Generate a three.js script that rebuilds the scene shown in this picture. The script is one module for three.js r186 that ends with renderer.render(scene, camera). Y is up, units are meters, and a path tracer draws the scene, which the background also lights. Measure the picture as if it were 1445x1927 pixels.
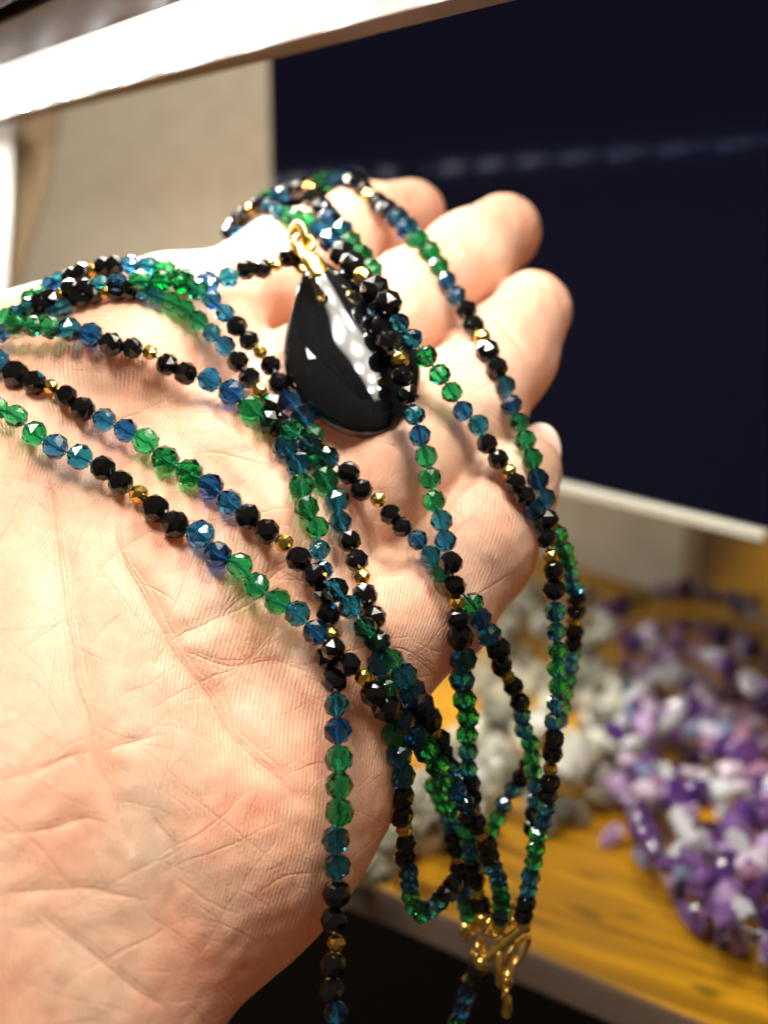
import * as THREE from 'three';
import { mergeGeometries, mergeVertices, toCreasedNormals } from 'three/addons/utils/BufferGeometryUtils.js';
import { RoundedBoxGeometry } from 'three/addons/geometries/RoundedBoxGeometry.js';
import { RectAreaLightUniformsLib } from 'three/addons/lights/RectAreaLightUniformsLib.js';
import { ImprovedNoise } from 'three/addons/math/ImprovedNoise.js';

/* ------------------------------------------------------------------ camera, light, exposure */
const W = 1445, H = 1927, FOV = 50, FPX = (H / 2) / Math.tan(FOV / 2 * Math.PI / 180);   // picture units used to read places off the photograph
const PITCH = Math.atan((963.5 - 430) / FPX), CP = Math.cos(PITCH), SP = Math.sin(PITCH);
const EYE = 0.175;                                                   // metres above the desk top
const scene = new THREE.Scene();
scene.background = new THREE.Color(0.095, 0.086, 0.072);            // a dim room around the lamp
const camera = new THREE.PerspectiveCamera(FOV, W / H, 0.01, 20);
camera.position.set(0, EYE, 0);
camera.rotation.x = -PITCH;
camera.focus = 0.173; camera.userData.fStop = 9;
camera.updateMatrixWorld();
const renderer = new THREE.WebGLRenderer({ antialias: true });
renderer.setSize(767, 1024);
renderer.toneMapping = THREE.LinearToneMapping;
renderer.toneMappingExposure = 1.1;
renderer.shadowMap.enabled = true;
RectAreaLightUniformsLib.init();

const V = (x, y, z) => new THREE.Vector3(x, y, z);
// millimetres right / up / away from the eye  ->  world metres, and back
const toWorld = (x, y, d) => V(x / 1000, EYE + (y * CP - d * SP) / 1000, -(y * SP + d * CP) / 1000);
const cam = (u, v, d) => [(u - 722.5) / FPX * d, (963.5 - v) / FPX * d, d];
const at = (u, v, d) => toWorld(...cam(u, v, d));
const dirWorld = (x, y, d) => V(x, y * CP - d * SP, -(y * SP + d * CP)).normalize();

// the lamp bar, the screen and the board behind run the same way
const RUN = dirWorld(-0.797, 0.258, 1);                             // towards the far left
const BAR_AT = at(300, 76, 224), BAR_W = 0.0235, BAR_TILT = 0.5 * Math.PI / 180, T_NEAR = -0.162, T_FAR = 0.66;
const BAR_RUN = dirWorld(-0.797, 0.243, 1);                         // the lamp leans a little out of that line
const BACK = V(0, 1, 0).cross(RUN).normalize(); if (BACK.z > 0) BACK.negate();    // horizontal, away from the eye, square to RUN
const BAR_FACE = V(0, -Math.cos(BAR_TILT), 0).addScaledVector(BACK, -Math.sin(BAR_TILT)).addScaledVector(BAR_RUN, 0);
BAR_FACE.addScaledVector(BAR_RUN, -BAR_FACE.dot(BAR_RUN)).normalize();
const BAR_ACROSS = BAR_FACE.clone().cross(BAR_RUN).normalize();
const LAMP_POWER = 3.2;
const barMid = BAR_AT.clone().addScaledVector(BAR_RUN, (T_NEAR + T_FAR) / 2);
const lampLight = new THREE.RectAreaLight(new THREE.Color(1, 0.95, 0.86), LAMP_POWER, T_FAR - T_NEAR - 0.02, BAR_W - 0.004);
lampLight.name = 'lamp_light';
lampLight.position.copy(barMid).addScaledVector(BAR_FACE, 0.0015);
{
  const m = new THREE.Matrix4().makeBasis(BAR_RUN, BAR_FACE.clone().negate().cross(BAR_RUN).normalize(), BAR_FACE.clone().negate());
  lampLight.quaternion.setFromRotationMatrix(m);
}
scene.add(lampLight);
// unseen lamp added high behind the viewer to fill the palm and background
const FILL_AT = V(-0.5, EYE + 1.75, 0.35), FILL_POWER = 50;
const fillLight = new THREE.RectAreaLight(new THREE.Color(1, 0.93, 0.82), FILL_POWER, 0.58, 0.58);
fillLight.name = 'added_fill_light'; fillLight.position.copy(FILL_AT).y -= 0.012; fillLight.lookAt(fillLight.position.clone().setY(-5).add(V(0, 0, -0.001))); scene.add(fillLight);

/* ------------------------------------------------------------------ helpers */
let seedN = 7;
const rnd = () => { seedN = (seedN + 0x6d2b79f5) | 0; let t = Math.imul(seedN ^ (seedN >>> 15), 1 | seedN); t = (t + Math.imul(t ^ (t >>> 7), 61 | t)) ^ t; return ((t ^ (t >>> 14)) >>> 0) / 4294967296; };
const rr = (a, b) => a + (b - a) * rnd();
const noise = new ImprovedNoise();
const fbm = (x, y, z, n = 4) => { let s = 0, a = 0.5; for (let i = 0; i < n; i++) { s += a * noise.noise(x, y, z); x *= 2.03; y *= 2.03; z *= 2.03; a *= 0.5; } return s; };
const smooth = (a, b, x) => { const t = Math.min(1, Math.max(0, (x - a) / (b - a))); return t * t * (3 - 2 * t); };
const used = {};
function numbered(n) { used[n] = (used[n] ?? -1) + 1; return used[n] ? `${n}_${String(used[n]).padStart(3, '0')}` : n; }
function tag(o, label, category, group) { if (label) o.userData.label = label; if (category) o.userData.category = category; if (group) o.userData.group = group; return o; }
function thing(name, label, category, pos = V(0, 0, 0), group) { const o = new THREE.Group(); o.name = numbered(name); o.position.copy(pos); scene.add(o); return tag(o, label, category, group); }
function mesh(name, g, m, parent = scene) { const o = new THREE.Mesh(g, m); o.name = parent === scene ? numbered(name) : name; o.castShadow = o.receiveShadow = true; parent.add(o); return o; }
function part(name, g, m, parent) {                                 // geometry given in world places, child of a thing standing anywhere
  const o = mesh(name, g, m, parent); parent.updateWorldMatrix(true, false);
  o.applyMatrix4(parent.matrixWorld.clone().invert()); return o;
}
const lin = (r, g, b) => new THREE.Color().setRGB(r, g, b);
const std = (o) => new THREE.MeshStandardMaterial(o), phy = (o) => new THREE.MeshPhysicalMaterial(o);
function colorTex(n, f, srgb = true) {
  const a = new Uint8Array(n * n * 4);
  for (let y = 0, i = 0; y < n; y++) for (let x = 0; x < n; x++, i += 4) { const c = f(x / n, y / n); a[i] = Math.max(0, Math.min(255, c[0] * 255)); a[i + 1] = Math.max(0, Math.min(255, c[1] * 255)); a[i + 2] = Math.max(0, Math.min(255, c[2] * 255)); a[i + 3] = 255; }
  const t = new THREE.DataTexture(a, n, n); t.wrapS = t.wrapT = THREE.RepeatWrapping; t.magFilter = THREE.LinearFilter; t.minFilter = THREE.LinearFilter;
  if (srgb) t.colorSpace = THREE.SRGBColorSpace; t.needsUpdate = true; return t;
}
function boxOn(origin, ax, ay, az, [x0, x1], [y0, y1], [z0, z1], bevel = 0.001) {   // a rounded box along three axes through origin
  if (ax.clone().cross(ay).dot(az) < 0) { az = az.clone().negate(); [z0, z1] = [-z1, -z0]; }   // keep the axes right-handed
  const g = new RoundedBoxGeometry(x1 - x0, y1 - y0, z1 - z0, 2, Math.min(bevel, (x1 - x0) / 2.01, (y1 - y0) / 2.01, (z1 - z0) / 2.01));
  g.translate((x0 + x1) / 2, (y0 + y1) / 2, (z0 + z1) / 2);
  return g.applyMatrix4(new THREE.Matrix4().makeBasis(ax, ay, az).setPosition(origin));
}

/* ------------------------------------------------------------------ the hand: a field of joined tapered bones, in camera millimetres */
// bones are given as picture place + distance of the centre line (mm) + radius (mm)
const J = (u, v, d, r) => [...cam(u, v, d), r];
const FINGERS = [
  [J(335, 632, 208, 11), J(548, 500, 222, 10.2), J(690, 432, 243, 9.6), J(772, 405, 256, 8.2)],
  [J(455, 825, 203, 11.5), J(600, 712, 207, 10.8), J(760, 580, 217, 10.2), J(880, 487, 231, 9.2), J(946, 437, 242, 8.4)],
  [J(585, 1005, 197, 12.3), J(738, 888, 198, 12), J(866, 776, 206, 11.4), J(948, 668, 216, 9.8), J(1000, 585, 224, 8.2)],
  [J(705, 1222, 188, 11.5), J(808, 1140, 190, 10.5), J(892, 1028, 194, 10.2), J(948, 928, 199, 8.9), J(986, 882, 203, 6.9)],
];
const PALM = [
  [J(335, 632, 208, 12), J(60, 900, 196, 14), J(-250, 1350, 172, 16)],
  [J(455, 825, 203, 12.5), J(-150, 1550, 161, 16)],
  [J(565, 968, 197, 12.5), J(-20, 1750, 155, 16)],
  [J(690, 1205, 188, 12), J(565, 1440, 184, 13.6), J(425, 1570, 177, 15.5), J(150, 1900, 160, 19)],
  [J(-180, 1020, 186, 19), J(40, 1540, 168, 18), J(0, 2050, 152, 20)],
  [J(425, 1570, 178, 15), J(200, 1480, 174, 15)],
  [J(335, 632, 210, 12), J(130, 690, 214, 13), J(-120, 760, 210, 15)],          // towards the thumb
  [J(-120, 760, 210, 15), J(-180, 1020, 190, 18)],
];
const PADS = [J(250, 690, 196, 9), J(430, 850, 192, 8), J(560, 985, 187, 8), J(690, 1190, 180, 7)];
function capsule(x, y, z, a, b) {
  const bx = b[0] - a[0], by = b[1] - a[1], bz = b[2] - a[2], px = x - a[0], py = y - a[1], pz = z - a[2];
  const t = Math.min(1, Math.max(0, (px * bx + py * by + pz * bz) / (bx * bx + by * by + bz * bz)));
  const dx = px - bx * t, dy = py - by * t, dz = pz - bz * t;
  return Math.sqrt(dx * dx + dy * dy + dz * dz) - (a[3] + (b[3] - a[3]) * t);
}
const smin = (a, b, k) => { const h = Math.max(k - Math.abs(a - b), 0) / k; return Math.min(a, b) - h * h * k * 0.25; };
const smax = (a, b, k) => -smin(-a, -b, k);
function base(x, y, z) {
  let f = 1e3, p = 1e3;
  for (const ch of FINGERS) { let c = 1e3; for (let i = 0; i + 1 < ch.length; i++) c = smin(c, capsule(x, y, z, ch[i], ch[i + 1]), 4); f = smin(f, c, 1.2); }
  for (const ch of PALM) for (let i = 0; i + 1 < ch.length; i++) p = smin(p, capsule(x, y, z, ch[i], ch[i + 1]), 15);
  for (const q of PADS) p = smin(p, Math.hypot(x - q[0], y - q[1], z - q[2]) - q[3], 9);
  return smin(f, p, 4);
}
function hit(u, v, f = base, from = 110, to = 300) {                // distance at which the line of sight through a picture place meets the skin
  const dx = (u - 722.5) / FPX, dy = (963.5 - v) / FPX, n = Math.hypot(dx, dy, 1);
  let d = from; for (let i = 0; i < 200 && d < to; i++) { const s = f(dx * d, dy * d, d); if (s < 0.02) return d; d += Math.max(0.03, s * 0.9) / n; }
  return Infinity;
}
// creases: [wide sigma, wide depth, narrow sigma, narrow depth, ...picture places]
const CREASES = [
  [2.4, 2.6, 0.6, 1.0, 85, 845, 102, 950, 114, 1050, 126, 1150, 142, 1240, 162, 1330, 185, 1420, 215, 1500, 245, 1590],
  [2.1, 2.2, 0.55, 1.0, 213, 955, 228, 1040, 268, 1110, 301, 1172, 332, 1225, 398, 1310, 430, 1370, 482, 1425, 534, 1475, 572, 1560],
  [1.6, 0.3, 0.45, 0.22, -10, 1470, 80, 1446, 172, 1410, 257, 1394, 330, 1380],
  [1.8, 0.9, 0.45, 0.5, 520, 1105, 450, 1145, 390, 1170, 318, 1207, 282, 1275],
  [1.5, 0.2, 0.45, 0.2, -10, 1685, 80, 1675, 160, 1671, 281, 1695],
  [1.3, 0.15, 0.4, 0.18, -10, 1569, 96, 1559, 168, 1539, 212, 1552],
  [1.6, 0.45, 0.4, 0.22, 60, 1700, 120, 1751, 180, 1800, 241, 1848, 330, 1915],
  [1.4, 0.6, 0.4, 0.5, 172, 1350, 200, 1458, 233, 1550, 257, 1623],
  [1.2, 0.3, 0.4, 0.22, 281, 1527, 321, 1583, 350, 1690],
  [1.2, 0.3, 0.35, 0.22, 20, 1240, 110, 1170, 200, 1060, 262, 1010, 330, 985],
  [1.3, 0.3, 0.35, 0.22, 330, 1217, 420, 1250, 520, 1245, 600, 1270],
  [1.4, 0.4, 0.4, 0.25, 395, 745, 420, 790, 470, 830],
  [1.4, 0.4, 0.4, 0.25, 395, 745, 370, 690, 352, 640],
  [1.4, 0.4, 0.4, 0.25, 560, 860, 610, 885, 640, 930, 700, 1010],
  [1.5, 0.5, 0.4, 0.3, 415, 1160, 500, 1090, 560, 1050],
  [1.3, 0.3, 0.4, 0.6, 800, 440, 850, 470, 905, 520],
  [1.3, 0.3, 0.4, 0.6, 690, 520, 740, 590, 800, 680],
  [1.3, 0.3, 0.4, 0.6, 905, 575, 950, 620, 1000, 680],
  [1.3, 0.3, 0.4, 0.6, 800, 690, 850, 760, 905, 830],
  [1.3, 0.3, 0.4, 0.6, 905, 880, 945, 915, 1000, 960],
  // where neighbouring fingers press together
  [1.7, 1.8, 0.7, 1.3, 650, 1125, 700, 1092, 735, 1065, 778, 1014, 820, 962, 865, 915, 910, 870, 950, 832, 985, 800],
  [1.7, 1.4, 0.7, 1.2, 545, 905, 590, 878, 640, 840, 700, 788, 770, 724, 840, 660, 880, 605, 915, 560],
  [1.5, 1.2, 0.7, 1.0, 370, 765, 400, 735, 470, 680, 548, 615, 620, 560, 700, 500, 780, 450],
].map((c) => {
  const pts = []; for (let i = 4; i < c.length; i += 2) { const d = hit(c[i], c[i + 1]); if (isFinite(d)) pts.push(cam(c[i], c[i + 1], d)); }
  const lo = [1e9, 1e9, 1e9], hi = [-1e9, -1e9, -1e9]; for (const p of pts) for (let k = 0; k < 3; k++) { lo[k] = Math.min(lo[k], p[k] - 3 * c[0]); hi[k] = Math.max(hi[k], p[k] + 3 * c[0]); }
  return { w: c[0], a: c[1], n: c[2], b: c[3], pts, lo, hi };
});
function field(x, y, z) {
  let d = base(x, y, z);
  if (Math.abs(d) > 3) return d;
  for (const c of CREASES) {
    if (x < c.lo[0] || y < c.lo[1] || z < c.lo[2] || x > c.hi[0] || y > c.hi[1] || z > c.hi[2]) continue;
    let m = 1e9, tt = 0; const n = c.pts.length - 1;
    for (let i = 0; i < n; i++) {
      const a = c.pts[i], b = c.pts[i + 1], bx = b[0] - a[0], by = b[1] - a[1], bz = b[2] - a[2], px = x - a[0], py = y - a[1], pz = z - a[2];
      const t = Math.min(1, Math.max(0, (px * bx + py * by + pz * bz) / (bx * bx + by * by + bz * bz)));
      const q = (px - bx * t) ** 2 + (py - by * t) ** 2 + (pz - bz * t) ** 2; if (q < m) { m = q; tt = (i + t) / n; }
    }
    const end = smooth(0, 0.3, tt) * smooth(1, 0.7, tt);
    d += end * (0.6 * c.a * Math.exp(-m / (c.w * c.w)) + 0.8 * c.b * Math.exp(-m / (c.n * c.n)));
  }
  // gentle unevenness of the flesh
  return d + 0.22 * noise.noise(x * 0.11, y * 0.11, z * 0.11) + 0.16 * noise.noise(x * 0.33 + 9, y * 0.33, z * 0.33);
}
function surfaceNet(f, lo, hi, h) {
  const B = 4, n = [0, 1, 2].map((k) => Math.ceil((hi[k] - lo[k]) / h / B) * B + 1), [nx, ny, nz] = n, F = new Float32Array(nx * ny * nz).fill(NaN);
  const id = (i, j, k) => i + nx * (j + ny * k), half = B * h / 2, reach = half * 1.733 + 2.2;
  const blocks = [];
  for (let k = 0; k + B < nz; k += B) for (let j = 0; j + B < ny; j += B) for (let i = 0; i + B < nx; i += B) {
    const d = base(lo[0] + i * h + half, lo[1] + j * h + half, lo[2] + k * h + half); if (Math.abs(d) > reach) continue;
    blocks.push([i, j, k]);
    for (let c = 0; c <= B; c++) for (let b = 0; b <= B; b++) for (let a = 0; a <= B; a++) { const q = id(i + a, j + b, k + c); if (F[q] !== F[q]) F[q] = f(lo[0] + (i + a) * h, lo[1] + (j + b) * h, lo[2] + (k + c) * h); }
  }
  const vid = new Int32Array(nx * ny * nz).fill(-1), pos = [], idx = [];
  const corner = [[0, 0, 0], [1, 0, 0], [0, 1, 0], [1, 1, 0], [0, 0, 1], [1, 0, 1], [0, 1, 1], [1, 1, 1]];
  const edges = [[0, 1], [2, 3], [4, 5], [6, 7], [0, 2], [1, 3], [4, 6], [5, 7], [0, 4], [1, 5], [2, 6], [3, 7]];
  for (const [i0, j0, k0] of blocks) for (let k = k0; k < k0 + B; k++) for (let j = j0; j < j0 + B; j++) for (let i = i0; i < i0 + B; i++) {
    const v = corner.map((c) => F[id(i + c[0], j + c[1], k + c[2])]);
    let inside = 0; for (const x of v) inside += x < 0; if (inside === 0 || inside === 8) continue;
    let sx = 0, sy = 0, sz = 0, m = 0;
    for (const [a, b] of edges) if ((v[a] < 0) !== (v[b] < 0)) { const t = v[a] / (v[a] - v[b]), A = corner[a], C = corner[b]; sx += A[0] + (C[0] - A[0]) * t; sy += A[1] + (C[1] - A[1]) * t; sz += A[2] + (C[2] - A[2]) * t; m++; }
    vid[id(i, j, k)] = pos.length / 3; pos.push(lo[0] + (i + sx / m) * h, lo[1] + (j + sy / m) * h, lo[2] + (k + sz / m) * h);
  }
  for (const [i0, j0, k0] of blocks) for (let k = k0; k < k0 + B; k++) for (let j = j0; j < j0 + B; j++) for (let i = i0; i < i0 + B; i++) {
    const s = F[id(i, j, k)] < 0;
    const quad = (a, b, c, d, flip) => { if (a < 0 || b < 0 || c < 0 || d < 0) return; if (flip) idx.push(a, c, b, a, d, c); else idx.push(a, b, c, a, c, d); };
    if (i + 1 < nx && j > 0 && k > 0 && s !== F[id(i + 1, j, k)] < 0) quad(vid[id(i, j - 1, k - 1)], vid[id(i, j, k - 1)], vid[id(i, j, k)], vid[id(i, j - 1, k)], !s);
    if (j + 1 < ny && i > 0 && k > 0 && s !== F[id(i, j + 1, k)] < 0) quad(vid[id(i - 1, j, k - 1)], vid[id(i - 1, j, k)], vid[id(i, j, k)], vid[id(i, j, k - 1)], !s);
    if (k + 1 < nz && i > 0 && j > 0 && s !== F[id(i, j, k + 1)] < 0) quad(vid[id(i - 1, j - 1, k)], vid[id(i, j - 1, k)], vid[id(i, j, k)], vid[id(i - 1, j, k)], !s);
  }
  return { pos, idx };
}
// palm axes for the skin's own texture: across the knuckles and along the middle finger
const PA = V(0.55, -0.79, -0.26).normalize(), PP0 = V(0.49, 0.67, 0.57), PN = PP0.clone().cross(PA).normalize(), PP = PA.clone().cross(PN).normalize();
const UVMM = 160;                                                   // millimetres covered by the skin texture
const skinUV = (x, y, z) => [((x + 20) * PA.x + y * PA.y + (z - 190) * PA.z) / UVMM + 0.5, ((x + 20) * PP.x + y * PP.y + (z - 190) * PP.z) / UVMM + 0.5];
function makeHand() {
  const { pos, idx } = surfaceNet(field, [-82, -112, 122], [52, 88, 276], 0.7);
  const n = pos.length / 3, P = new Float32Array(n * 3), N = new Float32Array(n * 3), U = new Float32Array(n * 2), e = 0.35;
  for (let i = 0; i < n; i++) {
    const x = pos[3 * i], y = pos[3 * i + 1], z = pos[3 * i + 2];
    const g = V(field(x + e, y, z) - field(x - e, y, z), field(x, y + e, z) - field(x, y - e, z), field(x, y, z + e) - field(x, y, z - e));
    const w = toWorld(x, y, z), d = dirWorld(g.x, g.y, g.z);
    P.set([w.x, w.y, w.z], 3 * i); N.set([d.x, d.y, d.z], 3 * i); U.set(skinUV(x, y, z), 2 * i);
  }
  const g = new THREE.BufferGeometry();
  // camera axes (right, up, away) are left-handed, so each triangle is turned round
  for (let i = 0; i < idx.length; i += 3) { const t = idx[i]; idx[i] = idx[i + 1]; idx[i + 1] = t; }
  g.setAttribute('position', new THREE.BufferAttribute(P, 3)); g.setAttribute('normal', new THREE.BufferAttribute(N, 3)); g.setAttribute('uv', new THREE.BufferAttribute(U, 2)); g.setIndex(idx);
  return g;
}
/* skin relief and colour */
function skinRelief() {
  const n = 2048, h = new Float32Array(n * n), mm = UVMM / n;
  for (let y = 0; y < n; y++) for (let x = 0; x < n; x++) {
    const X = x * mm, Y = y * mm, w1 = noise.noise(X * 0.03, Y * 0.03, 1.3) * 7, w2 = noise.noise(X * 0.05, Y * 0.05, 7.7) * 12;
    const ridge = Math.sin((X * 0.65 + Y * 0.76 + w1) * 2 * Math.PI / 0.62) * (0.6 + 0.4 * noise.noise(X * 0.5, Y * 0.5, 3));
    const cell = Math.abs(noise.noise(X * 2.6 + w2 * 0.2, Y * 1.5, 5.1)) + 0.5 * Math.abs(noise.noise(X * 4.4, Y * 4.9, 2.1));
    h[y * n + x] = 0.62 + 0.085 * ridge + 0.20 * Math.min(cell, 0.5) + 0.18 * noise.noise(X * 0.3, Y * 0.3, 4);
  }
  const line = (x0, y0, ang, len, width, depth, bend) => {            // one fine wrinkle
    let x = x0, y = y0; const steps = Math.ceil(len / mm / 1.0), R = Math.ceil(width / mm * 2.2);
    for (let s = 0; s < steps; s++) {
      ang += bend / steps + rr(-0.05, 0.05); x += Math.cos(ang); y += Math.sin(ang);
      const k = Math.sin(Math.PI * s / steps) * depth, cx = Math.round(x), cy = Math.round(y);
      for (let j = -R; j <= R; j++) for (let i = -R; i <= R; i++) {
        const px = cx + i, py = cy + j; if (px < 0 || py < 0 || px >= n || py >= n) continue;
        const q = ((px - x) ** 2 + (py - y) ** 2) * mm * mm / (width * width), t = k * Math.exp(-q); if (t > lines[py * n + px]) lines[py * n + px] = t;
      }
    }
  };
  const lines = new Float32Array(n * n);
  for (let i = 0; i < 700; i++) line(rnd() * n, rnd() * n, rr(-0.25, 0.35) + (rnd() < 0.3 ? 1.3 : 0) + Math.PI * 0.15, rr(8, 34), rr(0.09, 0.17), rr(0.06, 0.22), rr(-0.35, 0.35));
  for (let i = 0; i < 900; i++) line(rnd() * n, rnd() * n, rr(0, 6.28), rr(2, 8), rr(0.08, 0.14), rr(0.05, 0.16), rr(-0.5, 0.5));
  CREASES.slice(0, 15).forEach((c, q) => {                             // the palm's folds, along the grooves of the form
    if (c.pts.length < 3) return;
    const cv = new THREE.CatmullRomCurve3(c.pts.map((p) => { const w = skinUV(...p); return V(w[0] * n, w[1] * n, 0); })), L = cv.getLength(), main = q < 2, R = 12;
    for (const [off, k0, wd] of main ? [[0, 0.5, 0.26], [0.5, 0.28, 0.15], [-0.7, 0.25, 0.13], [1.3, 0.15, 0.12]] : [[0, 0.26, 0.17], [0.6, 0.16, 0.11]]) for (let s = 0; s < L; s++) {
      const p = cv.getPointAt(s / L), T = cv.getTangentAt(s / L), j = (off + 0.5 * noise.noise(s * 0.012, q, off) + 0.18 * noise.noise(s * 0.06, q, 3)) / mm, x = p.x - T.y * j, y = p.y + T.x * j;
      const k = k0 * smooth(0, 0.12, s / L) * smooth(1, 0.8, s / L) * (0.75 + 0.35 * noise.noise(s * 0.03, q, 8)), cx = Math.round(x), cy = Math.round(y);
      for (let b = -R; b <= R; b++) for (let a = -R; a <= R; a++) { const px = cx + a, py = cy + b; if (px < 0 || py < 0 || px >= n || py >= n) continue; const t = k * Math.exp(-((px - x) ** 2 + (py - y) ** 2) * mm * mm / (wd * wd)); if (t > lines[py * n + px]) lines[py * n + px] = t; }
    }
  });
  const a = new Uint8Array(n * n * 4), c = new Uint8Array(n * n * 4);
  for (let i = 0; i < n * n; i++) {
    const v = Math.max(0, Math.min(1, h[i] - lines[i])); a[4 * i] = a[4 * i + 1] = a[4 * i + 2] = v * 255; a[4 * i + 3] = 255;
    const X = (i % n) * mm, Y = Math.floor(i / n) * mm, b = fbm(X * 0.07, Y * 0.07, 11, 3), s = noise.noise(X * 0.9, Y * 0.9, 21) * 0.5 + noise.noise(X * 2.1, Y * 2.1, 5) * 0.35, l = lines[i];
    c[4 * i] = 229 + 8 * b - 10 * l + 5 * s; c[4 * i + 1] = 181 - 32 * b - 34 * l + 10 * s; c[4 * i + 2] = 151 - 34 * b - 36 * l + 9 * s; c[4 * i + 3] = 255;  // crease shade painted into the colour: darker and redder along the lines
  }
  const mk = (d) => { const t = new THREE.DataTexture(d, n, n); t.magFilter = t.minFilter = THREE.LinearFilter; t.wrapS = t.wrapT = THREE.RepeatWrapping; t.needsUpdate = true; return t; };
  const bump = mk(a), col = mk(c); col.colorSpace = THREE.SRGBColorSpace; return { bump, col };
}
const relief = skinRelief();
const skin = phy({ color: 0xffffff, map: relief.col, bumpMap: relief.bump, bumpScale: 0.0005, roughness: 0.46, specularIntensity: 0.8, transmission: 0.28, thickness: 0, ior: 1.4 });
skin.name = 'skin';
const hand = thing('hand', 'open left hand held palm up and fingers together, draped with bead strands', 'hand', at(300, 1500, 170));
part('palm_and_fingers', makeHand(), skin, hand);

//__REST__
/* ------------------------------------------------------------------ the desk lamp */
const bronze = std({ color: lin(0.075, 0.058, 0.048), metalness: 0.5, roughness: 0.6 }); bronze.name = 'bronze_metal';
{
  const A = BAR_ACROSS.clone(); if (A.dot(BACK) < 0) A.negate();    // A points to the far side of the bar
  const L = [T_NEAR, T_FAR], w = BAR_W / 2, lamp = thing('desk_lamp', 'long bronze lamp bar with a glowing white strip of diodes above the hand', 'lamp', BAR_AT.clone());
  const bar = (x, y, z, b, m, name) => part(name, boxOn(BAR_AT, BAR_RUN, A, BAR_FACE, x, y, z, b), m, lamp);
  bar(L, [-w - 0.002, w + 0.0095], [-0.009, -0.002], 0.0015, bronze, 'housing');
  bar(L, [w + 0.0002, w + 0.0094], [-0.0018, 0.0029], 0.0006, bronze, 'rim');
  // the near side of the housing slopes up towards the viewer
  const O2 = BAR_AT.clone().addScaledVector(A, -w).addScaledVector(BAR_FACE, -0.0004), s25 = Math.sin(0.42), c25 = Math.cos(0.42);
  const A2 = A.clone().multiplyScalar(-c25).addScaledVector(BAR_FACE, -s25).normalize(), F2 = BAR_FACE.clone().multiplyScalar(c25).addScaledVector(A, -s25).normalize();
  const slope = (x, y, z, bv, m, name) => part(name, boxOn(O2, BAR_RUN, A2, F2, x, y, z, bv), m, lamp);
  slope(L, [0.0004, 0.0115], [-0.005, 0], 0.0006, bronze, 'front_strip');
  slope(L, [0.0117, 0.0143], [-0.005, -0.0035], 0.0002, bronze, 'groove');
  slope(L, [0.0145, 0.021], [-0.005, 0], 0.0005, bronze, 'front_strip');
  slope(L, [0.0212, 0.0228], [-0.005, -0.0035], 0.0002, bronze, 'groove');
  slope(L, [0.023, 0.036], [-0.005, 0.0004], 0.0005, bronze, 'front_strip');
  const diff = std({ color: lin(0.8, 0.78, 0.72), emissive: new THREE.Color(1, 0.95, 0.86), emissiveIntensity: 1.5, roughness: 0.6 }); diff.name = 'lamp_diffuser';
  bar([L[0] + 0.002, L[1] - 0.002], [-w, w], [-0.0019, 0.0002], 0.0002, diff, 'diffuser');
  const cool = std({ color: 0xffffff, emissive: new THREE.Color(0.92, 0.96, 1), emissiveIntensity: 270 }), warm = std({ color: 0xffffff, emissive: new THREE.Color(1, 0.90, 0.70), emissiveIntensity: 270 });
  cool.name = 'led_cool'; warm.name = 'led_warm';
  const dome = new THREE.SphereGeometry(1, 14, 8, 0, Math.PI * 2, 0, Math.PI / 2); dome.scale(0.0025, 0.0016, 0.0025);
  const q = new THREE.Quaternion().setFromUnitVectors(V(0, 1, 0), BAR_FACE);
  for (let t = L[0] + 0.03, k = 0; t < L[1] - 0.02; t += 0.0145, k++) {
    const rows = k % 2 ? [[0, warm]] : [[-0.0076, cool], [0.0076, cool]];
    for (const [y, m] of rows) {
      const o = mesh('led_lens', dome, m, lamp); o.position.copy(BAR_RUN).multiplyScalar(t).addScaledVector(A, y).addScaledVector(BAR_FACE, 0.0017); o.quaternion.copy(q);
    }
  }
}

{
  const t = thing('added_fill_lamp', 'unseen square fill lamp added high above and behind the viewer', 'ceiling lamp', FILL_AT.clone());
  const fr = mesh('frame', new RoundedBoxGeometry(0.66, 0.03, 0.66, 2, 0.006).translate(0, 0.015, 0), std({ color: lin(0.75, 0.75, 0.73), roughness: 0.5 }), t);
  mesh('diffuser', new THREE.BoxGeometry(0.60, 0.008, 0.60).translate(0, -0.0045, 0), std({ color: lin(0.8, 0.8, 0.78), emissive: new THREE.Color(1, 0.93, 0.82), emissiveIntensity: 1, roughness: 0.6 }), t);
}

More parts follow.
